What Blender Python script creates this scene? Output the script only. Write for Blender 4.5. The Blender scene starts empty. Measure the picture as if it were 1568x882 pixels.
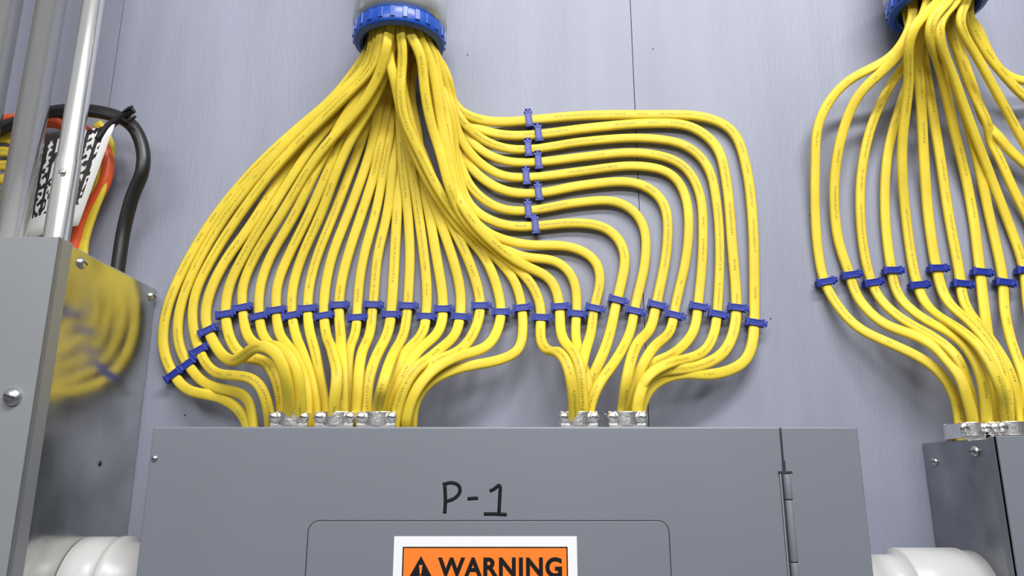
import bpy, bmesh, math, random
from mathutils import Vector, Matrix, kdtree
random.seed(11)
TH=math.radians(14.0); CT,ST=math.cos(TH),math.sin(TH)
D=0.66; ZC=1.55; F=1568*26/36.0
# photogrammetry: survey point seen at (u,v) standing 'd' metres off the wall -> world
def P(u,v,d=0.0):
    a=(u-784)/F; b=(441-v)/F
    dy=CT-b*ST; dz=ST+b*CT
    t=(D-d)/dy
    return Vector((a*t,-d,ZC+dz*t))
sc=bpy.context.scene
try:
    sc.view_settings.view_transform='Standard'
    sc.view_settings.look='None'
except Exception as e: print(e)

# ---------------- materials
def mat(name,col,rough=0.5,metal=0.0,noise=0.0,nscale=40,bump=0.0,bscale=200,spec=0.5,stretch=None,rvar=0.0):
    m=bpy.data.materials.new(name); m.use_nodes=True
    nt=m.node_tree; b=nt.nodes['Principled BSDF']
    b.inputs['Roughness'].default_value=rough; b.inputs['Metallic'].default_value=metal
    b.inputs['Specular IOR Level'].default_value=spec
    tc=nt.nodes.new('ShaderNodeTexCoord'); mp=nt.nodes.new('ShaderNodeMapping')
    nt.links.new(tc.outputs['Object'],mp.inputs['Vector'])
    if stretch: mp.inputs['Scale'].default_value=stretch
    n=nt.nodes.new('ShaderNodeTexNoise'); n.inputs['Scale'].default_value=nscale; n.inputs['Detail'].default_value=5
    nt.links.new(mp.outputs[0],n.inputs['Vector'])
    r=nt.nodes.new('ShaderNodeMapRange'); r.inputs['From Min'].default_value=0.3; r.inputs['From Max'].default_value=0.7
    r.inputs['To Min'].default_value=1-noise; r.inputs['To Max'].default_value=1+noise
    nt.links.new(n.outputs['Fac'],r.inputs['Value'])
    mx=nt.nodes.new('ShaderNodeVectorMath'); mx.operation='SCALE'; mx.inputs[0].default_value=col[:3]
    nt.links.new(r.outputs[0],mx.inputs['Scale']); nt.links.new(mx.outputs[0],b.inputs['Base Color'])
    if rvar:
        r2=nt.nodes.new('ShaderNodeMapRange'); r2.inputs['From Min'].default_value=0.3; r2.inputs['From Max'].default_value=0.7
        r2.inputs['To Min'].default_value=rough-rvar; r2.inputs['To Max'].default_value=rough+rvar
        nt.links.new(n.outputs['Fac'],r2.inputs['Value']); nt.links.new(r2.outputs[0],b.inputs['Roughness'])
    if bump:
        n2=nt.nodes.new('ShaderNodeTexNoise'); n2.inputs['Scale'].default_value=bscale; n2.inputs['Detail'].default_value=4
        nt.links.new(mp.outputs[0],n2.inputs['Vector'])
        bp=nt.nodes.new('ShaderNodeBump'); bp.inputs['Strength'].default_value=bump; bp.inputs['Distance'].default_value=0.001
        nt.links.new(n2.outputs['Fac'],bp.inputs['Height']); nt.links.new(bp.outputs[0],b.inputs['Normal'])
    return m
M_wall=mat('painted_plywood',(0.238,0.252,0.322),0.58,0,0.07,5,0.4,60,stretch=(6,6,0.9))
M_dark=mat('seam_dark',(0.03,0.03,0.04),0.9)
M_floor=mat('concrete',(0.25,0.25,0.25),0.8,0,0.1,4)
M_panel=mat('grey_enamel',(0.172,0.188,0.222),0.42,0,0.03,8,0.12,900)
M_boxf=mat('grey_enamel_box',(0.235,0.245,0.26),0.4,0,0.04,6,0.1,700)
M_galv=mat('galvanised_steel',(0.56,0.57,0.55),0.18,0.95,0.18,25,0.16,45,rvar=0.06)
M_galv2=mat('galvanised_dull',(0.30,0.31,0.33),0.36,0.8,0.3,22,0.15,120,rvar=0.08)
M_emt=mat('emt_steel',(0.90,0.89,0.85),0.22,1.0,0.05,20,0.1,90,stretch=(1,1,0.15))
M_zinc=mat('zinc_die_cast',(0.85,0.84,0.82),0.27,1.0,0.08,200,0.2,400)
M_screw=mat('screw_steel',(0.6,0.6,0.62),0.3,1.0,0.05,200)
M_blue=mat('blue_bushing_plastic',(0.008,0.065,0.38),0.3,0,0.05,60)
M_clip=mat('blue_clip_plastic',(0.010,0.026,0.27),0.33,0,0.08,60)
M_pvc=mat('grey_pvc',(0.50,0.50,0.50),0.33,0,0.04,20,0.05,300)
M_clear=mat('metal_adapter',(0.55,0.58,0.57),0.3,0.75,0.10,60)
M_black=mat('black_sheath',(0.008,0.008,0.009),0.38,0,0.1,80)
M_ink=mat('marker_ink',(0.006,0.006,0.008),0.6,spec=0.2)
M_white=mat('label_white',(0.82,0.83,0.86),0.4)
M_orange=mat('label_orange',(0.90,0.21,0.02),0.4)
M_redc=mat('orange_cable',(0.75,0.10,0.02),0.4,0,0.05,50)
# yellow cable with printed legend
def cable_mat():
    m=mat('yellow_cable_jacket',(0.72,0.55,0.045),0.55,0,0.11,26,0.22,230,spec=0.32)
    nt=m.node_tree; b=nt.nodes['Principled BSDF']; L=nt.links
    src=b.inputs['Base Color'].links[0].from_socket
    def math_(op,a,bv=None):
        n=nt.nodes.new('ShaderNodeMath'); n.operation=op
        for i,x in enumerate((a,bv)):
            if x is None: continue
            if isinstance(x,(int,float)): n.inputs[i].default_value=x
            else: L.new(x,n.inputs[i])
        return n.outputs[0]
    uv=nt.nodes.new('ShaderNodeUVMap'); uv.uv_map='UVMap'
    s=nt.nodes.new('ShaderNodeSeparateXYZ'); L.new(uv.outputs[0],s.inputs[0])
    U,V=s.outputs[0],s.outputs[1]
    band=math_('LESS_THAN',math_('ABSOLUTE',math_('SUBTRACT',V,0.25)),0.028)
    cu=math_('FLOOR',math_('DIVIDE',U,0.00055)); cv=math_('FLOOR',math_('DIVIDE',V,0.0112))
    c=nt.nodes.new('ShaderNodeCombineXYZ'); L.new(cu,c.inputs[0]); L.new(cv,c.inputs[1])
    wn=nt.nodes.new('ShaderNodeTexWhiteNoise'); wn.noise_dimensions='2D'; L.new(c.outputs[0],wn.inputs['Vector'])
    g=math_('GREATER_THAN',wn.outputs['Value'],0.40)
    ch=math_('LESS_THAN',math_('FRACT',math_('DIVIDE',U,0.0022)),0.76)
    w2=nt.nodes.new('ShaderNodeTexWhiteNoise'); w2.noise_dimensions='1D'
    L.new(math_('FLOOR',math_('DIVIDE',U,0.011)),w2.inputs['W'])
    gate=math_('GREATER_THAN',w2.outputs['Value'],0.30)
    w3=nt.nodes.new('ShaderNodeTexWhiteNoise'); w3.noise_dimensions='1D'
    L.new(math_('FLOOR',math_('DIVIDE',U,0.070)),w3.inputs['W'])
    gate=math_('MULTIPLY',gate,math_('GREATER_THAN',w3.outputs['Value'],0.35))
    k=math_('MULTIPLY',math_('MULTIPLY',band,g),math_('MULTIPLY',ch,gate))
    k=math_('MULTIPLY',k,0.60)
    mx=nt.nodes.new('ShaderNodeMix'); mx.data_type='RGBA'
    L.new(k,mx.inputs[0]); L.new(src,mx.inputs[6]); mx.inputs[7].default_value=(0.08,0.06,0.01,1)
    L.new(mx.outputs[2],b.inputs['Base Color'])
    return m
M_yel=cable_mat()

# ---------------- helpers
def finish(bm,name,mats,smooth=False,bevel=0,parent=None,seg=2):
    me=bpy.data.meshes.new(name); bm.normal_update(); bm.to_mesh(me); bm.free()
    for m in mats: me.materials.append(m)
    o=bpy.data.objects.new(name,me); sc.collection.objects.link(o)
    if smooth:
        for p in me.polygons: p.use_smooth=True
    if bevel:
        md=o.modifiers.new('bev','BEVEL'); md.width=bevel; md.segments=seg; md.limit_method='ANGLE'
    if parent: o.parent=parent
    return o
def empty(name,loc=(0,0,0)):
    o=bpy.data.objects.new(name,None); sc.collection.objects.link(o); o.empty_display_size=0.02
    return o
def box(bm,c,h,ax=None,mi=0):
    if ax is None: ax=(Vector((1,0,0)),Vector((0,1,0)),Vector((0,0,1)))
    vs=[]
    for sx in(-1,1):
        for sy in(-1,1):
            for sz in(-1,1):
                vs.append(bm.verts.new(Vector(c)+ax[0]*h[0]*sx+ax[1]*h[1]*sy+ax[2]*h[2]*sz))
    for q in((0,1,3,2),(4,6,7,5),(0,4,5,1),(2,3,7,6),(0,2,6,4),(1,5,7,3)):
        f=bm.faces.new([vs[i] for i in q]); f.material_index=mi
def bx(bm,x0,x1,y0,y1,z0,z1,mi=0):
    box(bm,((x0+x1)/2,(y0+y1)/2,(z0+z1)/2),(abs(x1-x0)/2,abs(y1-y0)/2,abs(z1-z0)/2),None,mi)
def lathe(bm,c,axis,prof,n=48,mi=0,smooth=True):
    axis=Vector(axis).normalized(); up=Vector((0,0,1)) if abs(axis.z)<.9 else Vector((0,1,0))
    a=axis.cross(up).normalized(); b=axis.cross(a)
    rings=[]
    for r,h in prof:
        if r<1e-7: rings.append([bm.verts.new(Vector(c)+axis*h)])
        else: rings.append([bm.verts.new(Vector(c)+axis*h+(a*math.cos(2*math.pi*i/n)+b*math.sin(2*math.pi*i/n))*r) for i in range(n)])
    for k in range(len(rings)-1):
        A,B=rings[k],rings[k+1]
        for i in range(n):
            j=(i+1)%n
            if len(A)==1 and len(B)==1: continue
            if len(A)==1: f=bm.faces.new((A[0],B[j],B[i]))
            elif len(B)==1: f=bm.faces.new((A[i],A[j],B[0]))
            else: f=bm.faces.new((A[i],A[j],B[j],B[i]))
            f.material_index=mi; f.smooth=smooth
def catmull(pts,n=10):
    pts=[Vector(p) for p in pts]
    out=[]
    Q=[pts[0]*2-pts[1]]+pts+[pts[-1]*2-pts[-2]]
    for i in range(1,len(Q)-2):
        p0,p1,p2,p3=Q[i-1:i+3]
        t0=0; t1=t0+max((p1-p0).length,1e-6)**.5; t2=t1+max((p2-p1).length,1e-6)**.5; t3=t2+max((p3-p2).length,1e-6)**.5
        for k in range(n):
            t=t1+(t2-t1)*k/n
            A1=p0*((t1-t)/(t1-t0))+p1*((t-t0)/(t1-t0)); A2=p1*((t2-t)/(t2-t1))+p2*((t-t1)/(t2-t1)); A3=p2*((t3-t)/(t3-t2))+p3*((t-t2)/(t3-t2))
            B1=A1*((t2-t)/(t2-t0))+A2*((t-t0)/(t2-t0)); B2=A2*((t3-t)/(t3-t1))+A3*((t-t1)/(t3-t1))
            out.append(B1*((t2-t)/(t2-t1))+B2*((t-t1)/(t2-t1)))
    out.append(pts[-1]); return out
def resample(pts,step):
    out=[pts[0].copy()]; acc=0
    for a,b in zip(pts,pts[1:]):
        L=(b-a).length
        if L<1e-9: continue
        s=step-acc
        while s<=L:
            out.append(a.lerp(b,s/L)); s+=step
        acc=(acc+L)%step
    out.append(pts[-1].copy()); return out
def smoothp(p,it=3):
    for _ in range(it):
        p=[p[0]]+[p[i]*0.5+(p[i-1]+p[i+1])*0.25 for i in range(1,len(p)-1)]+[p[-1]]
    return p
def sweep(bm,pts,w,t,n=16,mi=0,twist=None,u0=0,ref=Vector((0,-1,0)),power=0.72,cap=True):
    uvl=bm.loops.layers.uv.get('UVMap') or bm.loops.layers.uv.new('UVMap')
    rings=[];us=[];L=u0;N=ref.copy()
    for i,p in enumerate(pts):
        T=(pts[min(i+1,len(pts)-1)]-pts[max(i-1,0)]).normalized()
        N2=ref-T*ref.dot(T)
        if N2.length<0.35: N2=N-T*N.dot(T)
        N=N2.normalized(); W=T.cross(N)
        if twist:
            a=twist(i/(len(pts)-1)); Nn=N*math.cos(a)+W*math.sin(a); Wn=T.cross(Nn)
        else: Nn,Wn=N,W
        if i: L+=(p-pts[i-1]).length
        us.append(L); r=[]
        for k in range(n):
            th=2*math.pi*k/n; c,s=math.cos(th),math.sin(th)
            x=math.copysign(abs(c)**power,c)*w/2; y=math.copysign(abs(s)**power,s)*t/2
            r.append(bm.verts.new(p+Wn*x+Nn*y))
        rings.append(r)
    for i in range(len(rings)-1):
        for k in range(n):
            j=(k+1)%n
            f=bm.faces.new((rings[i][k],rings[i][j],rings[i+1][j],rings[i+1][k])); f.smooth=True; f.material_index=mi
            for lp,(uu,vv) in zip(f.loops,((us[i],k/n),(us[i],(k+1)/n),(us[i+1],(k+1)/n),(us[i+1],k/n))): lp[uvl].uv=(uu,vv)
    if cap:
        bm.faces.new(rings[0][::-1]).material_index=mi; bm.faces.new(rings[-1]).material_index=mi
def screw(bm,c,axis,r=0.004,mi=0):
    lathe(bm,c,axis,[(r,0),(r,r*.25),(r*.85,r*.5),(r*.5,r*.68),(0,r*.72)],20,mi)
    a=Vector(axis).normalized(); 
    u=a.cross(Vector((0.3,0.2,1))).normalized(); v=a.cross(u)
    box(bm,Vector(c)+a*r*.66,(r*.6,r*.10,r*.1),(u,v,a),mi+1)

# ---------------- room
bm=bmesh.new()
s1=P(190,0,0).x; s2=P(965,0,0).x
for a,b in((-1.6,s1-.0003),(s1+.0003,s2-.0003),(s2+.0003,1.7)):
    bx(bm,a,b,0,.012,0,2.7,0)
bx(bm,-1.6,1.7,.013,.05,0,2.7,1)
# nail heads set in the plywood
for u,v in((1180,488),(716,84),(545,118),(1520,300),(283,636),(735,330),(1240,330),(1000,75)):
    lathe(bm,P(u,v,0),(0,-1,0),[(.0008,0),(.0007,.0003),(0,.0003)],10,1)
finish(bm,'wall_back',[M_wall,M_dark],bevel=0.0004)
bm=bmesh.new(); bx(bm,-1.6,1.7,-2.4,.05,-.05,0); finish(bm,'floor',[M_floor])

# ---------------- cables : definition tables
WD=0.0062
# ring centres
def ringpos(u,vnear,r=0.041,dc=0.05):
    q=P(u,vnear,dc+r); return Vector((P(u,vnear,dc).x,-dc,q.z)) 
R1=ringpos(612,30); R1.x=P(612,60,.05).x
R2=ringpos(1433,-28); R2.x=P(1433,0,.05).x
cables=[]   # list of point lists
clips=[]    # (pos, tangent, kind)
def mk(ring,rdx,rd,top,mid,bot,clip_at,group):
    """top: (u,v) path from bushing to wall contact ; mid: (u,v) on wall ; bot: (u,v,d)"""
    rx,ry=rdx/1000,rd/1000-.05
    m=math.hypot(rx,ry)
    if m>.027: rx*=.027/m; ry*=.027/m
    start=Vector((ring.x+rx,-.05-ry,ring.z+0.03)); st2=Vector((start.x,start.y,ring.z-0.001))
    rd=(ry+.05)*1000+(4 if rd>75 else 0)
    L=[0]
    base=(top[0][0],40)
    pr=base
    for q in top:
        L.append(L[-1]+math.dist(pr[:2],q[:2])); pr=q
    tot=L[-1]
    pts=[start,st2]
    for q,l in zip(top,L[1:]):
        s=l/tot
        d=WD+(rd/1000-WD)*(1-s)**1.55 if len(q)<3 else q[2]/1000
        j=1.6+2.4*max(0,min(1,(330-q[1])/150))
        if q[0]>700 and group==1: j*=.5
        pts.append(P(q[0]+random.uniform(-j,j),q[1],d))
    for q in mid: pts.append(P(q[0]+random.uniform(-1.3,1.3),q[1]+random.uniform(-1.3,1.3),WD if len(q)<3 else q[2]/1000))
    for q in bot:
        d=q[2]/1000
        if q[1]>=628 and d>.045: d=min(max(d,.057),.071) if group==1 else min(max(d,.044),.060)
        elif d>.02: d*=1.12
        j=2.0 if q[1]<628 and d>.02 else .6
        pts.append(P(q[0]+random.uniform(-j,j),q[1]+random.uniform(-j,j),min(d,.102)))
    c=smoothp(resample(catmull(pts,12),0.004),4)
    cables.append([c,group])
    for (u,v,k) in clip_at:
        tgt=P(u,v+random.uniform(-2,2),WD)
        i=min(range(1,len(c)-1),key=lambda i:(c[i]-tgt).length)
        clips.append([len(cables)-1,i,k])
# left fan
mk(R1,-27,50,[(550,100),(510,150),(446,203),(391,258),(327,335),(282,410),(255,480)],[(251,540)],[(272,584,8),(292,600,20),(330,606,32),(360,618,40),(376,640,42),(380,668,42)],[(266,582,0)],1)
mk(R1,-22,66,[(560,100),(516,150),(455,205),(405,258),(344,335),(299,410),(275,476)],[(273,530)],[(293,566,8),(315,588,22),(350,596,40),(376,604,45),(386,636,46),(390,668,46)],[(289,563,1)],1)
mk(R1,-14,74,[(575,95),(528,150),(468,205),(418,262),(358,340),(321,400),(299,455)],[(297,505)],[(309,545,8),(330,572,30),(366,575,62),(396,585,72),(411,620,68),(414,668,60)],[(306,543,0)],1)
mk(R1,-20,38,[(556,105),(518,150),(476,205),(436,265),(384,345),(342,405),(320,455)],[(314,495)],[(330,530,12),(350,552,36),(368,548,58),(395,530,82),(424,542,94),(438,575,88),(441,615,76),(440,668,64)],[(320,512,1)],1)
mk(R1,-12,60,[(582,95),(543,150),(490,210),(458,258),(408,335),(371,395),(351,440)],[(345,478)],[(350,512,12),(372,545,35),(408,556,58),(425,578,64),(430,615,60),(430,668,52)],[(346,484,0)],1)
mk(R1,-6,78,[(596,78),(558,150),(508,210),(478,250),(430,330),(392,392),(372,442)],[(371,478)],[(376,508,14),(395,530,40),(427,532,72),(452,560,82),(461,605,76),(461,668,66)],[(371,474,1)],1)
mk(R1,-17,70,[(572,98),(548,150),(516,205),(488,255),(448,335),(416,392),(399,440)],[(397,478)],[(402,512,14),(425,540,35),(445,575,48),(452,610,50),(452,668,48)],[(398,486,0)],1)
mk(R1,-9,60,[(587,98),(560,150),(528,205),(503,258),(470,335),(441,392),(424,440)],[(422,475)],[(427,510,14),(448,540,35),(466,580,52),(470,620,56),(470,668,55)],[(423,472,1)],1)
mk(R1,-3,70,[(600,80),(572,150),(540,205),(520,250),(492,325),(463,392),(448,440)],[(446,478)],[(452,510,14),(464,545,35),(478,585,50),(484,620,52),(484,668,50)],[(447,487,0)],1)
mk(R1,-15,30,[(588,105),(578,150),(558,205),(543,250),(512,325),(486,392),(473,440)],[(470,475)],[(474,505,14),(482,540,30),(492,580,42),(497,620,46),(498,668,46)],[(471,471,1)],1)
mk(R1,-6,34,[(592,105),(586,150),(572,205),(559,250),(533,325),(509,392),(498,440)],[(496,478)],[(499,510,16),(508,538,52),(515,580,74),(512,620,72),(510,668,66)],[(497,484,0)],1)
mk(R1,0,26,[(600,105),(597,150),(588,205),(576,250),(553,325),(532,395),(522,445)],[(520,478)],[(522,508,20),(522,535,50),(524,580,64),(526,620,64),(525,668,62)],[(521,470,1)],1)
mk(R1,-10,22,[(603,105),(602,150),(597,205),(590,250),(575,325),(556,395),(548,445)],[(546,480)],[(545,510,16),(535,542,38),(534,590,48),(533,620,50),(532,668,50)],[(547,486,0)],1)
mk(R1,-2,24,[(606,105),(605,150),(602,205),(600,250),(592,325),(579,395),(572,445)],[(570,475)],[(567,510,18),(551,545,45),(548,590,60),(545,630,62),(542,668,60)],[(571,471,1)],1)
mk(R1,5,24,[(610,105),(608,150),(607,205),(610,250),(609,325),(603,395),(600,445)],[(598,478)],[(594,510,18),(573,548,40),(563,592,52),(561,630,52),(560,668,52)],[(599,484,0)],1)
mk(R1,10,30,[(616,105),(613,150),(612,205),(618,250),(625,325),(627,395),(627,445)],[(625,475)],[(619,508,18),(598,548,64),(585,592,84),(578,630,78),(574,668,66)],[(626,471,1)],1)
mk(R1,4,38,[(618,105),(620,150),(620,205),(629,250),(641,325),(650,395),(653,445)],[(652,480)],[(648,508,18),(617,545,50),(597,590,58),(590,630,58),(587,668,55)],[(653,488,0)],1)
mk(R1,14,28,[(622,105),(624,150),(628,205),(640,255),(656,325),(670,395),(677,445)],[(679,478)],[(672,508,18),(637,543,46),(610,590,62),(599,630,60),(595,668,50)],[(679,474,1)],1)
mk(R1,18,34,[(628,105),(632,150),(638,205),(648,250),(670,325),(694,395),(705,445)],[(706,480)],[(698,512,18),(662,545,48),(626,578,64),(609,625,62),(602,668,58)],[(707,485,0)],1)
mk(R1,8,66,[(612,105),(622,150),(636,205),(654,255),(682,325),(712,385),(731,440)],[(736,470)],[(728,505,18),(700,538,40),(652,560,56),(620,605,58),(609,668,56)],[(736,470,1)],1)
mk(R1,-6,84,[(596,82),(603,125),(618,180),(640,240),(668,300),(706,350),(740,390),(762,440)],[(768,475)],[(763,505,18),(742,532,35),(700,547,45),(655,572,60),(629,612,62),(619,668,56)],[(768,485,0)],1)
mk(R1,6,84,[(621,82),(614,125),(618,180),(645,240),(678,300),(712,345),(755,388),(788,430)],[(798,470)],[(801,510,14),(796,535,20),(765,552,30),(705,563,42),(660,582,52),(637,612,54),(629,668,50)],[(799,470,1)],1)
# right part
mk(R1,14,80,[(642,80),(650,130),(660,180),(678,240),(692,300),(718,345),(765,388),(812,432)],[(828,470)],[(827,505,12),(829,526,26),(838,537,44),(854,536,66),(867,552,80),(873,580,82),(877,610,76),(878,668,66)],[(828,484,0)],1)
mk(R1,20,70,[(655,80),(666,130),(678,180),(688,240),(700,300),(732,352),(795,404),(842,425)],[(856,462)],[(857,500,14),(866,525,40),(884,548,62),(892,600,62),(892,668,56)],[(856,468,1)],1)
mk(R1,12,60,[(638,80),(656,130),(668,180),(684,240),(702,305),(735,358),(800,393),(855,400)],[(880,430),(884,470)],[(881,508,14),(886,545,40),(899,590,52),(902,630,52),(902,668,50)],[(884,484,0)],1)
mk(R1,24,60,[(660,80),(674,130),(684,180),(693,240),(706,300),(738,352),(800,374),(875,378)],[(914,400),(919,438)],[(910,468,7),(906,505,14),(895,540,45),(888,590,64),(886,630,64),(886,668,62)],[(911,470,1)],1)
mk(R1,26,50,[(662,80),(678,130),(690,200),(697,260),(722,318),(770,345),(815,347)],[(880,340),(932,350),(956,385),(953,425)],[(943,465,7),(938,495,14),(925,540,38),(904,590,50),(898,630,50),(896,668,48)],[(822,347,1),(943,462,0)],1)
mk(R1,26,42,[(664,80),(680,130),(691,190),(698,240),(722,290),(765,320),(810,323)],[(880,310),(948,309),(984,340),(988,395)],[(972,470,7),(966,505,14),(944,550,40),(912,592,60),(902,630,62),(900,668,58)],[(808,322,0),(971,482,1)],1)
mk(R1,22,36,[(660,80),(677,130),(690,180),(700,215),(725,262),(770,292),(818,297)],[(895,284),(978,280),(1015,310),(1023,370)],[(1005,465,7),(998,500,14),(974,530,54),(960,580,78),(952,630,72),(947,668,64)],[(825,296,1),(1004,470,0)],1)
mk(R1,26,56,[(668,80),(684,130),(692,175),(702,205),(730,245),(770,270),(812,272)],[(890,263),(975,255),(1030,266),(1052,305),(1052,380)],[(1033,475,7),(1028,505,14),(998,537,45),(974,578,58),(962,630,58),(958,668,55)],[(808,272,0),(1032,486,1)],1)
mk(R1,16,44,[(656,80),(674,130),(690,180),(706,195),(732,227),(772,247),(818,249)],[(890,241),(985,235),(1043,250),(1070,290),(1076,375)],[(1068,470,7),(1064,505,14),(1030,543,36),(985,562,48),(968,605,52),(965,668,48)],[(825,248,1),(1068,470,0)],1)
mk(R1,27,50,[(668,80),(684,120),(694,172),(712,192),(740,215),(775,228),(812,229)],[(890,218),(990,211),(1050,222),(1084,255),(1097,320),(1102,390)],[(1098,475,7),(1094,508,14),(1075,540,26),(1022,556,44),(984,580,58),(970,620,60),(966,668,58)],[(808,228,0),(1098,487,1)],1)
mk(R1,20,30,[(662,80),(680,130),(694,175),(712,184),(735,198),(770,207),(818,207)],[(900,197),(1000,190),(1060,195),(1098,225),(1113,280),(1121,375)],[(1127,468,7),(1124,510,14),(1106,545,22),(1060,563,34),(1002,572,50),(978,605,62),(972,668,60)],[(826,206,1),(1128,474,0)],1)
mk(R1,25,36,[(668,80),(685,125),(696,168),(716,180),(745,186),(775,187),(812,184)],[(890,178),(990,175),(1080,180),(1122,200),(1143,255),(1152,340),(1156,420)],[(1155,488,7),(1153,520,12),(1143,553,16),(1098,574,24),(1035,572,40),(992,592,50),(980,630,52),(977,668,50)],[(808,178,0),(1155,492,1)],1)
# right-hand circuit bundle
q2=[
(-26,56,[(1392,40),(1365,85),(1296,128),(1256,185),(1247,260),(1252,370)],[(1262,432)],[(1276,460,10),(1312,502,18),(1370,530,28),(1425,560,36),(1458,600,40),(1470,650,40),(1472,690,40)],(1262,436,0)),
(-20,70,[(1396,60),(1365,100),(1316,145),(1287,215),(1276,290),(1284,370)],[(1300,420)],[(1312,455,10),(1352,496,20),(1412,520,36),(1458,556,50),(1480,605,54),(1488,650,52),(1490,690,50)],(1302,420,1)),
(-24,40,[(1396,80),(1368,125),(1336,190),(1318,270),(1320,360)],[(1332,425)],[(1346,458,10),(1388,492,22),(1440,520,42),(1475,565,52),(1492,620,50),(1498,690,46)],(1332,438,0)),
(-14,34,[(1402,80),(1384,140),(1362,230),(1355,320)],[(1364,415)],[(1376,455,10),(1418,492,24),(1470,520,50),(1500,570,62),(1510,625,58),(1512,690,52)],(1366,418,1)),
(-12,84,[(1396,50),(1392,130),(1384,230),(1387,330)],[(1401,425)],[(1416,465,12),(1455,498,40),(1500,530,66),(1530,590,74),(1540,650,66),(1542,690,60)],(1401,438,0)),
(-6,60,[(1408,50),(1408,150),(1412,240),(1421,330)],[(1434,410)],[(1448,458,12),(1490,500,36),(1528,550,54),(1545,610,58),(1550,690,52)],(1434,416,1)),
(0,40,[(1415,60),(1424,150),(1438,240),(1453,330)],[(1468,420)],[(1476,465,12),(1510,515,36),(1545,570,50),(1562,630,50),(1566,690,48)],(1468,436,0)),
(-2,88,[(1420,40),(1440,110),(1464,200),(1481,290)],[(1500,405)],[(1505,455,12),(1512,520,30),(1522,580,44),(1526,640,46),(1528,690,44)],(1500,416,1)),
(6,64,[(1436,50),(1462,130),(1492,230),(1515,330)],[(1535,425)],[(1538,470,12),(1550,530,34),(1572,590,48),(1582,690,48)],(1535,434,0)),
(10,88,[(1436,40),(1466,130),(1508,250),(1545,340)],[(1567,410)],[(1572,460,12),(1585,530,34),(1598,600,44),(1602,690,44)],(1566,413,1)),
(12,50,[(1450,40),(1490,150),(1545,280),(1585,360)],[(1602,430)],[(1606,480,12),(1615,560,40),(1620,690,50)],(1601,434,0)),
(20,76,[(1466,30),(1500,100),(1545,180),(1600,280),(1625,350)],[(1636,410)],[(1638,470,12),(1636,560,36),(1634,690,44)],(1636,413,1)),
(24,60,[(1480,20),(1512,80),(1556,135),(1625,200),(1660,300)],[(1670,430)],[(1668,480,12),(1656,560,40),(1650,690,50)],(1670,434,0)),
(18,40,[(1462,50),(1486,130),(1525,205),(1590,270),(1665,340),(1695,380)],[(1703,410)],[(1700,480,12),(1680,560,36),(1668,690,50)],(1703,413,1)),
(27,46,[(1488,20),(1525,100),(1560,122),(1640,130),(1715,180),(1738,300)],[(1740,430)],[(1735,480,12),(1705,560,36),(1684,690,44)],(1739,434,0)),
]
for rdx,rd,top,mid,bot,cl in q2: mk(R2,rdx,rd,top,mid,bot,[cl],2)

# depth relaxation so that jackets rest on each other instead of intersecting
WID,THK=0.0090,0.0052
for it in range(14):
    allp=[];own=[]
    for ci,(c,g) in enumerate(cables):
        for pi,p in enumerate(c): allp.append(p); own.append((ci,pi))
    kd=kdtree.KDTree(len(allp))
    for i,p in enumerate(allp): kd.insert(p,i)
    kd.balance()
    dyl=[0.0]*len(allp); cnt=[0]*len(allp)
    for i,p in enumerate(allp):
        for q,j,dist in kd.find_range(p,0.0088):
            if own[j][0]==own[i][0]: continue
            pl=math.hypot(p.x-q.x,p.z-q.z)/0.0080
            if pl>=1: continue
            need=THK*math.sqrt(1-pl*pl); dy=p.y-q.y
            if abs(dy)<need:
                sgn=(1 if dy>0 else -1) if abs(dy)>1e-5 else (1 if own[i][0]>own[j][0] else -1)
                dyl[i]+=sgn*(need-abs(dy))*0.5; cnt[i]+=1
    k=0
    for ci,(c,g) in enumerate(cables):
        n=len(c); dd=[]; RG=R1 if g==1 else R2
        for pi in range(n):
            dd.append(dyl[k]/max(1,cnt[k])**.6); k+=1
        for _ in range(5): dd=[dd[0]]+[(dd[i-1]+2*dd[i]+dd[i+1])/4 for i in range(1,n-1)]+[dd[-1]]
        for pi in range(n):
            p=c[pi]
            p.y=max(-0.106,min(-0.0050,p.y+dd[pi]))
            rr=.0275+max(0,(RG.z-.004-p.z))*1.2
            if rr<.05:
                ex,ey=p.x-RG.x,p.y-RG.y; m=math.hypot(ex,ey)
                if m>rr and (ey<0 or rr<.0276): 
                    p.y=RG.y+ey*rr/m
                    if rr<.0276: p.x=RG.x+ex*rr/m
for grp,nm in((1,'yellow_cable_bundle'),(2,'yellow_cable_bundle.001')):
    bm=bmesh.new()
    for ci,(c,g) in enumerate(cables):
        if g!=grp: continue
        cc=smoothp(c,5)
        ph=random.uniform(-.6,.6); am=random.uniform(-.8,.8)
        def tw(s,ph=ph,am=am):
            # cables roll slightly in the free spans near both ends
            a=max(0,1-s/0.25); b=max(0,(s-0.84)/0.16)
            return am*a+ph*b*1.6
        sweep(bm,cc,WID*random.uniform(.95,1.05),THK,16,0,tw,random.uniform(0,5))
    finish(bm,nm,[M_yel])
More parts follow.
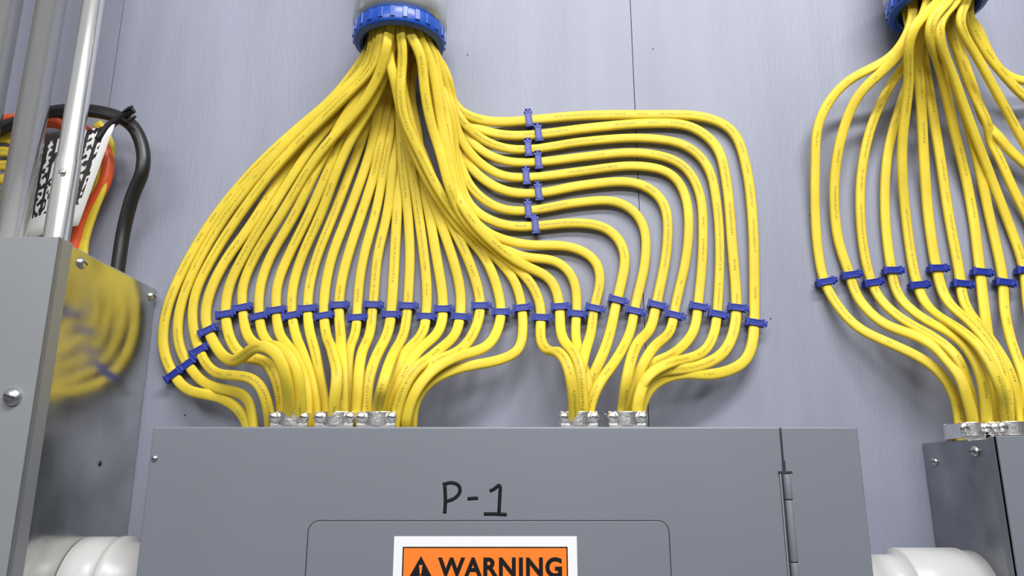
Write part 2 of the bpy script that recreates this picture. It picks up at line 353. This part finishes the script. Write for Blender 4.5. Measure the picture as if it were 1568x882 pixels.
# clips
def clip(bm,pos,T,k):
    N=Vector((0,-1,0)); T=(T-N*T.dot(N)).normalized(); W=T.cross(N); 
    if W.x<0 or (abs(W.x)<.3 and W.z<0): W=-W
    ax=(W,T,N)
    h=0.0034
    def b(x,t,n,hx,ht,hn): box(bm,pos+W*x+T*t+N*n,(hx,ht,hn),ax,0)
    b(0,0,.0037,.0068,h*.74,.0008)              # strap over cable
    b(0,.0024,.0038,.0064,.0007,.0010); b(0,-.0024,.0038,.0064,.0007,.0010)
    for s in(-1,1):
        b(s*.0060,0,.0006,.0009,h*.9,.0042)         # side posts
        b(s*.0072,0,.0030,.0010,h*1.2,.0014)    # interlock tabs
    b(0,0,-.0036,.0075,h*.8,.0007)              # back plate
    b(.0086,0,.0036,.0016,.0013,.0010)
    b(.0098,0,.0034,.0007,h*.8,.0014)
for grp,nm in((1,'blue_cable_clips'),(2,'blue_cable_clips.001')):
    bm=bmesh.new()
    for ci,i,k in clips:
        if cables[ci][1]!=grp: continue
        c=cables[ci][0]
        clip(bm,c[i].copy(),(c[min(i+2,len(c)-1)]-c[i-2]),k)
    finish(bm,nm,[M_clip],bevel=0.0004)

# ---------------- conduit stubs with blue bushings
def bushing(ring,name):
    E=empty(name)
    bm=bmesh.new()
    lathe(bm,ring,(0,0,1),[(.033,.012),(.033,0),(.036,-.002),(.041,0),(.042,.003),(.042,.013),(.040,.015),(.034,.016)],64,0)
    for i in range(24):
        a=2*math.pi*i/24; c=ring+Vector((math.cos(a)*.042,math.sin(a)*.042,.008))
        box(bm,c,(.0010,.0022,.0052),(Vector((math.cos(a),math.sin(a),0)),Vector((-math.sin(a),math.cos(a),0)),Vector((0,0,1))),0)
    finish(bm,name+'_ring',[M_blue],parent=E,bevel=0.0004)
    bm=bmesh.new()
    lathe(bm,ring,(0,0,1),[(.031,.010),(.031,.2),(.036,.2),(.036,.05),(.0405,.048),(.0435,.044),(.0435,.020),(.0405,.017),(.037,.016),(.031,.010)],64,0)
    lathe(bm,ring,(0,0,1),[(.0305,.05),(.0305,.6),(.0335,.6),(.0335,.05),(.0305,.05)],48,0)
    finish(bm,name+'_adapter',[M_clear],parent=E)
bushing(R1,'conduit_bushing'); bushing(R2,'conduit_bushing.001')

# ---------------- P-1 panel
PD=0.11
pl=P(234,655,PD); pr=P(1313,652,PD); ZT=(pl.z+pr.z)/2; XL,XR=pl.x,pr.x; ZB=ZT-0.72
E=empty('electrical_panel')
bm=bmesh.new(); bx(bm,XL+.008,XR-.008,-PD+.006,-.0008,ZB+.01,ZT-.0005); finish(bm,'tub',[M_panel],bevel=.0015,parent=E)
hx=P(1199,700,PD).x
bm=bmesh.new()
bx(bm,XL,hx-.0005,-PD,-PD+.006,ZB,ZT); bx(bm,hx+.0005,XR,-PD,-PD+.006,ZB,ZT)
finish(bm,'cover',[M_panel],bevel=.0012,parent=E)
def rrect(x0,x1,z0,z1,r,n=8):
    out=[]
    for cx,cz,a0 in((x1-r,z1-r,0),(x0+r,z1-r,90),(x0+r,z0+r,180),(x1-r,z0+r,270)):
        for i in range(n+1):
            a=math.radians(a0+90*i/n); out.append((cx+r*math.cos(a),cz+r*math.sin(a)))
    return out
dx0=P(471,840,PD).x; dx1=P(1025,840,PD).x; dz1=P(750,798,PD).z; dz0=ZB+.09
def plate(bm,o,y0,y1,mi=0):
    a=[bm.verts.new((x,y0,z)) for x,z in o]; b=[bm.verts.new((x,y1,z)) for x,z in o]
    bm.faces.new(b).material_index=mi; bm.faces.new(a[::-1]).material_index=mi
    n=len(o)
    for i in range(n):
        j=(i+1)%n; bm.faces.new((a[i],a[j],b[j],b[i])).material_index=mi
bm=bmesh.new(); plate(bm,rrect(dx0-.0007,dx1+.0007,dz0-.0007,dz1+.0007,.0079),-PD+.001,-PD-.00015)
bmesh.ops.recalc_face_normals(bm,faces=bm.faces); finish(bm,'door_gap',[M_dark],parent=E)
bm=bmesh.new(); plate(bm,rrect(dx0,dx1,dz0,dz1,.0072),-PD+.001,-PD-.0006)
bmesh.ops.recalc_face_normals(bm,faces=bm.faces); finish(bm,'door',[M_panel],bevel=.0003,parent=E)
# hinge
bm=bmesh.new()
hz=P(1204,725,PD).z; hc=P(1207,780,PD).x
bx(bm,hc-.0045,hc+.0045,-PD-.0003,-PD+.004,ZB+.05,hz+.001,1)
zz=hz
i=0
while zz>ZB+.08:
    ln=.042 if i%2 else .018
    lathe(bm,(hc+.0008,-PD-.0008,zz-ln),(0,0,1),[(0,0),(.0026,0),(.0028,.0006),(.0028,ln-.0012),(.0026,ln-.0006),(0,ln-.0006)],16,0); zz-=ln; i+=1
bx(bm,hc-.0042,hc-.0032,-PD-.0006,-PD+.003,ZB+.06,hz,2); bx(bm,hc+.0036,hc+.0044,-PD-.0006,-PD+.003,ZB+.06,hz,2)
bx(bm,hx-.001,hx+.001,-PD-.0006,-PD,hz+.001,hz+.009,1)
bx(bm,hc-.005,hc+.005,-PD-.0008,-PD,hz,hz+.0016,1)
finish(bm,'hinge',[M_panel,M_dark,M_boxf],parent=E)
bm=bmesh.new()
c=P(237,702,PD); screw(bm,c,(0,-1,0),.0022); finish(bm,'cover_screw',[M_screw,M_dark],parent=E)
# handwriting
strokes=[[(681,742),(682,765),(681,786)],[(678,742),(692,739),(703,744),(704,754),(696,763),(683,768)],
[(716,764),(724,763),(732,763)],[(750,752),(758,748),(765,742),(765,765),(764,785)],[(741,787),(758,787),(776,788)]]
bm=bmesh.new()
for s in strokes:
    p=smoothp(resample(catmull([P(u,v,PD+.0001) for u,v in s],8),.001),2)
    sweep(bm,p,.0025,.0004,8)
finish(bm,'handwritten_marking',[M_ink],parent=E)
# warning label
E2=empty('warning_label')
lx0=P(604,821,PD).x; lx1=P(883,821,PD).x; lz=P(744,821,PD).z; y0=-PD-.0006
bm=bmesh.new(); bx(bm,lx0,lx1,y0-.0002,y0,lz-.095,lz); finish(bm,'label_sheet',[M_white],parent=E2)
ox0=P(617,837,PD).x; ox1=P(869,837,PD).x; oz=P(744,837,PD).z
bm=bmesh.new(); bx(bm,ox0,ox1,y0-.0003,y0-.00021,oz-.028,oz); finish(bm,'label_border',[M_ink],parent=E2)
bm=bmesh.new(); k=.0009; bx(bm,ox0+k,ox1-k,y0-.0004,y0-.00031,oz-.028+k,oz-k); finish(bm,'label_header',[M_orange],parent=E2)
def text(s,cx,ztop,width,y,m,name,off=0.0,hmax=None):
    cu=bpy.data.curves.new(name,'FONT'); cu.body=s; cu.size=.02; cu.extrude=.00005; cu.offset=off; cu.space_character=1.10
    cu.align_x='CENTER'; cu.align_y='BOTTOM_BASELINE'
    cu.materials.append(m)
    o=bpy.data.objects.new(name,cu); sc.collection.objects.link(o); o.parent=E2
    bpy.context.view_layer.update()
    f=width/o.dimensions.x; capz=.02*0.73*f
    if hmax: fz=hmax/(.02*0.70)
    else: fz=f
    o.scale=(f,fz,1); o.rotation_euler=(math.pi/2,0,0)
    o.location=(cx,y,ztop-(hmax or capz))
    return o
tz=P(760,854,PD).z
text('WARNING',(P(672,868,PD).x+P(862,868,PD).x)/2,tz,P(862,868,PD).x-P(672,868,PD).x,y0-.0005,M_ink,'label_heading',.0007,.0122)
bx0=lz-.048
for i,s in enumerate(('ELECTRIC SHOCK HAZARD','TURN OFF POWER BEFORE SERVICING','AUTHORIZED PERSONNEL ONLY')):
    text(s,(lx0+lx1)/2,bx0-i*.013,.105,y0-.0003,M_ink,'label_line_%d'%(i+1),.0002,.005)
bm=bmesh.new()
t0=P(645,851,PD); s=.0185
pts=[(t0.x,t0.z),(t0.x-s/2*1.0,t0.z-s*.87),(t0.x+s/2,t0.z-s*.87)]
plate(bm,pts,y0-.00041,y0-.0005,0)
e0=t0.z-.0060
plate(bm,[(t0.x-.0012,e0),(t0.x+.0012,e0),(t0.x+.0005,e0-.0060),(t0.x-.0005,e0-.0060)],y0-.00051,y0-.0006,1)
plate(bm,[(t0.x-.0009,e0-.0070),(t0.x+.0009,e0-.0070),(t0.x+.0009,e0-.0085),(t0.x-.0009,e0-.0085)],y0-.00051,y0-.0006,1)
bmesh.ops.recalc_face_normals(bm,faces=bm.faces); finish(bm,'hazard_triangle',[M_ink,M_orange],parent=E2)

# ---------------- NM clamp connectors
def connector(name,u,ztop,d,w=.029,hd=.0115):
    x=P(u,650,d).x
    bm=bmesh.new()
    for sgn in(-1,1):   # front and back jaws, arched
        y=-d+sgn*hd
        N=14; prev=None
        for i in range(N+1):
            f=i/N*2-1; xx=x+f*w/2
            arch=sgn*.003*max(0,1-(f/.62)**2)
            a=[bm.verts.new((xx,y-.0012+arch,ztop+.003)),bm.verts.new((xx,y+.0012+arch,ztop+.003)),bm.verts.new((xx,y+.0012+arch,ztop+.0135)),bm.verts.new((xx,y-.0012+arch,ztop+.0135))]
            if prev:
                for k in range(4):
                    j=(k+1)%4; bm.faces.new((prev[k],prev[j],a[j],a[k]))
            else: bm.faces.new(a)
            prev=a
        bm.faces.new(prev[::-1])
    for s in(-1,1):
        bx(bm,x+s*w*.36,x+s*w*.50,-d-hd,-d+hd,ztop+.001,ztop+.0130)
        screw(bm,(x+s*w*.40,-d-hd-.0014,ztop+.0092),(0,-1,0),.0042,0)
    bx(bm,x-w*.5,x+w*.5,-d-hd-.002,-d-hd,ztop,ztop+.004)
    bx(bm,x-w*.5,x+w*.5,-d+hd,-d+hd+.002,ztop,ztop+.004)
    bmesh.ops.recalc_face_normals(bm,faces=bm.faces)
    finish(bm,name,[M_zinc,M_dark],bevel=.0006)
for i,(u,w_) in enumerate(((449,.029),(517,.030),(580,.030),(885,.029),(957,.029))):
    connector('cable_clamp_connector'+('' if i==0 else '.%03d'%i),u,ZT+.0002,.064,w_)

# ---------------- left junction box
LD=0.152
c=P(90,365,LD); LX,LZ=c.x,c.z
E=empty('steel_junction_box')
bm=bmesh.new(); bx(bm,LX-.42,LX,-LD+.004,-.0008,LZ-.75,LZ); finish(bm,'box_body',[M_galv],bevel=.0015,parent=E)
bm=bmesh.new()
bx(bm,LX-.42,LX+.0012,-LD-.001,-LD+.004,LZ-.75,LZ+.001)
bx(bm,LX-.0002,LX+.0012,-LD-.001,-LD+.016,LZ-.75,LZ+.001)
finish(bm,'box_cover',[M_boxf],bevel=.0012,parent=E)
bm=bmesh.new()
screw(bm,P(20,608,LD+.001),(0,-1,0),.0062)
def side(u,v,x):  # survey point on a plane x=const
    a=(u-784)/F; b=(441-v)/F; t=x/a
    return Vector((x,-D+(CT-b*ST)*t,ZC+(ST+b*CT)*t))
screw(bm,side(125,403,LX),(1,0,0),.0045); screw(bm,side(232,454,LX),(1,0,0),.0045)
lathe(bm,side(153,710,LX),(1,0,0),[(.0022,0),(.0022,.0003),(0,.0003)],16,1)
finish(bm,'box_screws',[M_screw,M_dark],parent=E)
# ---------------- right junction box
RD=0.104
c=P(1527,670,RD); RX,RZ=c.x,c.z
E=empty('steel_junction_box.001')
bm=bmesh.new(); bx(bm,RX,RX+.4,-RD+.003,-.0008,RZ-.6,RZ); finish(bm,'box_body_b',[M_galv2],bevel=.0012,parent=E)
bm=bmesh.new(); bx(bm,RX-.001,RX+.4,-RD-.001,-RD+.003,RZ-.6,RZ+.001); bx(bm,RX-.001,RX,-RD,-RD+.010,RZ-.6,RZ+.001)
finish(bm,'box_cover_b',[M_panel],bevel=.001,parent=E)
bm=bmesh.new(); screw(bm,side(1494,691,RX-.0002),(-1,0,0),.0042); screw(bm,side(1432,707,RX-.0002),(-1,0,0),.0036)
finish(bm,'box_screws_b',[M_screw,M_dark],parent=E)
for i,u in enumerate((1478,1511,1546,1590,1640)):
    connector('cable_clamp_connector.%03d'%(5+i),u,RZ+.0003,.052 if i!=2 else .064,.022 if i<2 else .032,.0115 if i!=2 else .009)

# ---------------- PVC fittings
def pvc(name,x0,x1,zc,yc,prof):
    bm=bmesh.new(); lathe(bm,(x0,yc,zc),(1,0,0),prof,64)
    bmesh.ops.recalc_face_normals(bm,faces=bm.faces); finish(bm,name,[M_pvc])
G=XL+.008-LX-.0004
zt=P(150,824,.075).z
r=.040
pvc('pvc_conduit_coupling',LX+.0002,XL,zt-r,-.062,[(0,0),(r-.001,0),(r,.001),(r,.020),(r-.0015,.0215),(r-.0015,.026),(r+.0005,.027),(r+.0005,.033),(r-.004,.036),(r-.004,G),(0,G)])
zt=P(1450,848,.085).z
G2=RX-XR+.008-.0004; r=.036
pvc('pvc_conduit_coupling.001',XR-.0078,RX,zt-r,-.050,[(0,0),(r-.003,0),(r-.003,.030),(r-.004,.0305),(r-.004,.052),(r,.053),(r+.001,.055),(r+.001,G2-.012),(r-.001,G2-.010),(r-.001,G2),(0,G2)])

# ---------------- EMT conduits
def emt(name,x,r,d=.09,sleeve=None):
    bm=bmesh.new()
    prof=[(0,0),(r*1.4,0),(r*1.45,.0015),(r*1.45,.0035),(r*1.2,.0045),(r*1.2,.011),(r*1.1,.012)]
    if sleeve: prof+=[(r*1.1,sleeve),(r,sleeve+.003)]
    else: prof+=[(r*1.1,.013),(r,.0135)]
    prof+=[(r,.95),(0,.95)]
    lathe(bm,(x,-d,LZ+.0012),(0,0,1),prof,48)
    if sleeve: screw(bm,(x+r*.3,-d-r*1.05,LZ+sleeve-.012),(.3,-1,0),.003)
    finish(bm,name,[M_emt,M_dark])
emt('emt_conduit',-.368,.0088,.09,.085)
emt('emt_conduit.001',-.405,.0117)
emt('emt_conduit.002',-.4435,.0117)

# ---------------- things behind the conduits
def tube(name,pts,r,m,w=None,parent=None):
    bm=bmesh.new(); sweep(bm,smoothp(resample(catmull([P(*p) for p in pts],10),.003),3),w or 2*r,2*r,16,power=1.0)
    return finish(bm,name,[m],parent=parent)
tube('black_cable',[(-40,215,.03),(20,190,.03),(90,170,.035),(160,173,.04),(200,190,.04),(218,225,.04),(218,262,.04),(203,300,.035),(190,350,.03),(182,400,.03),(178,432,.03)],.0060,M_black)
bm=bmesh.new()
for q,r_ in(([(150,215,.05),(165,195,.05),(185,180,.05),(204,167,.052)],.0036),([(185,180,.05),(196,186,.056),(207,178,.06)],.0014),([(186,178,.05),(192,168,.056),(203,163,.058)],.0012)):
    sweep(bm,smoothp(resample(catmull([P(*p) for p in q],10),.003),2),2*r_,2*r_,12,power=1.0)
finish(bm,'black_cable.001',[M_black])
tube('orange_cable',[(-60,215,.012),(0,195,.012),(70,186,.014),(130,200,.018),(163,235,.02),(160,280,.02),(130,330,.02),(112,390,.02)],.0058,M_redc)
tube('orange_cable.001',[(-60,200,.03),(0,183,.03),(60,180,.03),(95,186,.03),(120,220,.02),(120,290,.012),(100,340,.012),(85,370,.012)],.004,M_redc)
bm=bmesh.new()
for k in range(3):
    sweep(bm,smoothp(resample(catmull([P(150-30*k,190,.008),P(168-14*k,225,.016+.004*k),P(158-10*k,280,.022),P(138-6*k,335,.02),P(128-5*k,370,.02),P(126-5*k,400,.02)],10),.003),3),.0094,.0056,16,u0=k)
for k in range(4):
    sweep(bm,smoothp(resample(catmull([P(-60,205+22*k,.02),P(-10,210+22*k,.02),P(20,214+20*k,.02),P(45,240+18*k,.02),P(50,330,.014+.006*k),P(48,370,.014+.006*k)],10),.003),3),.0094,.0056,16,u0=k)
finish(bm,'yellow_cable_bundle.002',[M_yel])
# printed tag
def tagmat():
    m=mat('printed_tag',(0.8,0.8,0.8),0.5); nt=m.node_tree; b=nt.nodes['Principled BSDF']; L=nt.links
    def math_(op,a,bv=None):
        n=nt.nodes.new('ShaderNodeMath'); n.operation=op
        for i,x in enumerate((a,bv)):
            if x is None: continue
            if isinstance(x,(int,float)): n.inputs[i].default_value=x
            else: L.new(x,n.inputs[i])
        return n.outputs[0]
    uv=nt.nodes.new('ShaderNodeUVMap'); uv.uv_map='UVMap'
    s=nt.nodes.new('ShaderNodeSeparateXYZ'); L.new(uv.outputs[0],s.inputs[0])
    mp=nt.nodes.new('ShaderNodeMapping'); mp.inputs['Scale'].default_value=(13,13,1); L.new(uv.outputs[0],mp.inputs[0])
    nz=nt.nodes.new('ShaderNodeTexNoise'); nz.inputs['Scale'].default_value=1.4; nz.inputs['Detail'].default_value=0; L.new(mp.outputs[0],nz.inputs['Vector'])
    row=math_('LESS_THAN',math_('FRACT',math_('MULTIPLY',s.outputs[0],7.0)),0.66)
    wht=math_('MULTIPLY',row,math_('GREATER_THAN',nz.outputs['Fac'],0.50))
    g=math_('MULTIPLY',math_('LESS_THAN',s.outputs[0],0.90),math_('LESS_THAN',s.outputs[1],0.78))
    k=math_('MULTIPLY',math_('SUBTRACT',1.0,wht),g)
    mx=nt.nodes.new('ShaderNodeMix'); mx.data_type='RGBA'; L.new(k,mx.inputs[0]); mx.inputs[6].default_value=(.8,.8,.8,1); mx.inputs[7].default_value=(.012,.012,.012,1)
    L.new(mx.outputs[2],b.inputs['Base Color']); return m
bm=bmesh.new(); uvl=bm.loops.layers.uv.new('UVMap')
c4=[P(58,225,.048),P(176,190,.052),P(120,345,.040),P(34,372,.036)]  # TL,TR,BR,BL
n=8; gv=[[None]*(n+1) for _ in range(n+1)]
for i in range(n+1):
    for j in range(n+1):
        a=c4[0].lerp(c4[1],i/n); b_=c4[3].lerp(c4[2],i/n); p=a.lerp(b_,j/n); p.y-=.004*math.sin(i/n*math.pi)
        gv[i][j]=bm.verts.new(p)
for i in range(n):
    for j in range(n):
        f=bm.faces.new((gv[i][j],gv[i][j+1],gv[i+1][j+1],gv[i+1][j])); f.smooth=True
        for lp,(a,b_) in zip(f.loops,((i,j),(i,j+1),(i+1,j+1),(i+1,j))): lp[uvl].uv=(a/n,b_/n)
o=finish(bm,'printed_cable_tag',[tagmat()]); md=o.modifiers.new('s','SOLIDIFY'); md.thickness=.0003

# ---------------- lights
def area(name,loc,tgt,sx,sy,pw,col=(1,1,1)):
    l=bpy.data.lights.new(name,'AREA'); l.shape='RECTANGLE'; l.size=sx; l.size_y=sy; l.energy=pw; l.color=col
    o=bpy.data.objects.new(name,l); sc.collection.objects.link(o); o.location=loc
    o.rotation_euler=(Vector(tgt)-Vector(loc)).to_track_quat('-Z','Y').to_euler()
area('ceiling_light',(0.25,-0.80,2.55),(0.05,0,1.6),.9,.10,16,(1,.99,.97))
area('conduit_highlight_fill',(-0.2,-2.2,2.6),(0,0,1.7),2.4,.25,34,(1,.99,.98))  # unseen lamp added behind the camera to put bright streaks on the conduits
w=bpy.data.worlds.new('room_ambient'); sc.world=w; w.use_nodes=True
nt=w.node_tree; bg=nt.nodes['Background']
tc=nt.nodes.new('ShaderNodeTexCoord'); sp=nt.nodes.new('ShaderNodeSeparateXYZ'); cr=nt.nodes.new('ShaderNodeValToRGB')
nt.links.new(tc.outputs['Generated'],sp.inputs[0]); nt.links.new(sp.outputs[2],cr.inputs[0]); nt.links.new(cr.outputs[0],bg.inputs[0])
e=cr.color_ramp.elements; e[0].position=0; e[0].color=(.22,.22,.23,1); e[1].position=.50; e[1].color=(.92,.94,1,1)
a=cr.color_ramp.elements.new(.2); a.color=(.42,.43,.46,1)
bg.inputs[1].default_value=.48

# ---------------- camera
cam=bpy.data.cameras.new('camera'); cam.lens=26; cam.sensor_width=36; cam.clip_start=.01
co=bpy.data.objects.new('camera',cam); sc.collection.objects.link(co)
co.location=(0,-D,ZC); co.rotation_euler=(math.pi/2+TH,0,0)
sc.camera=co
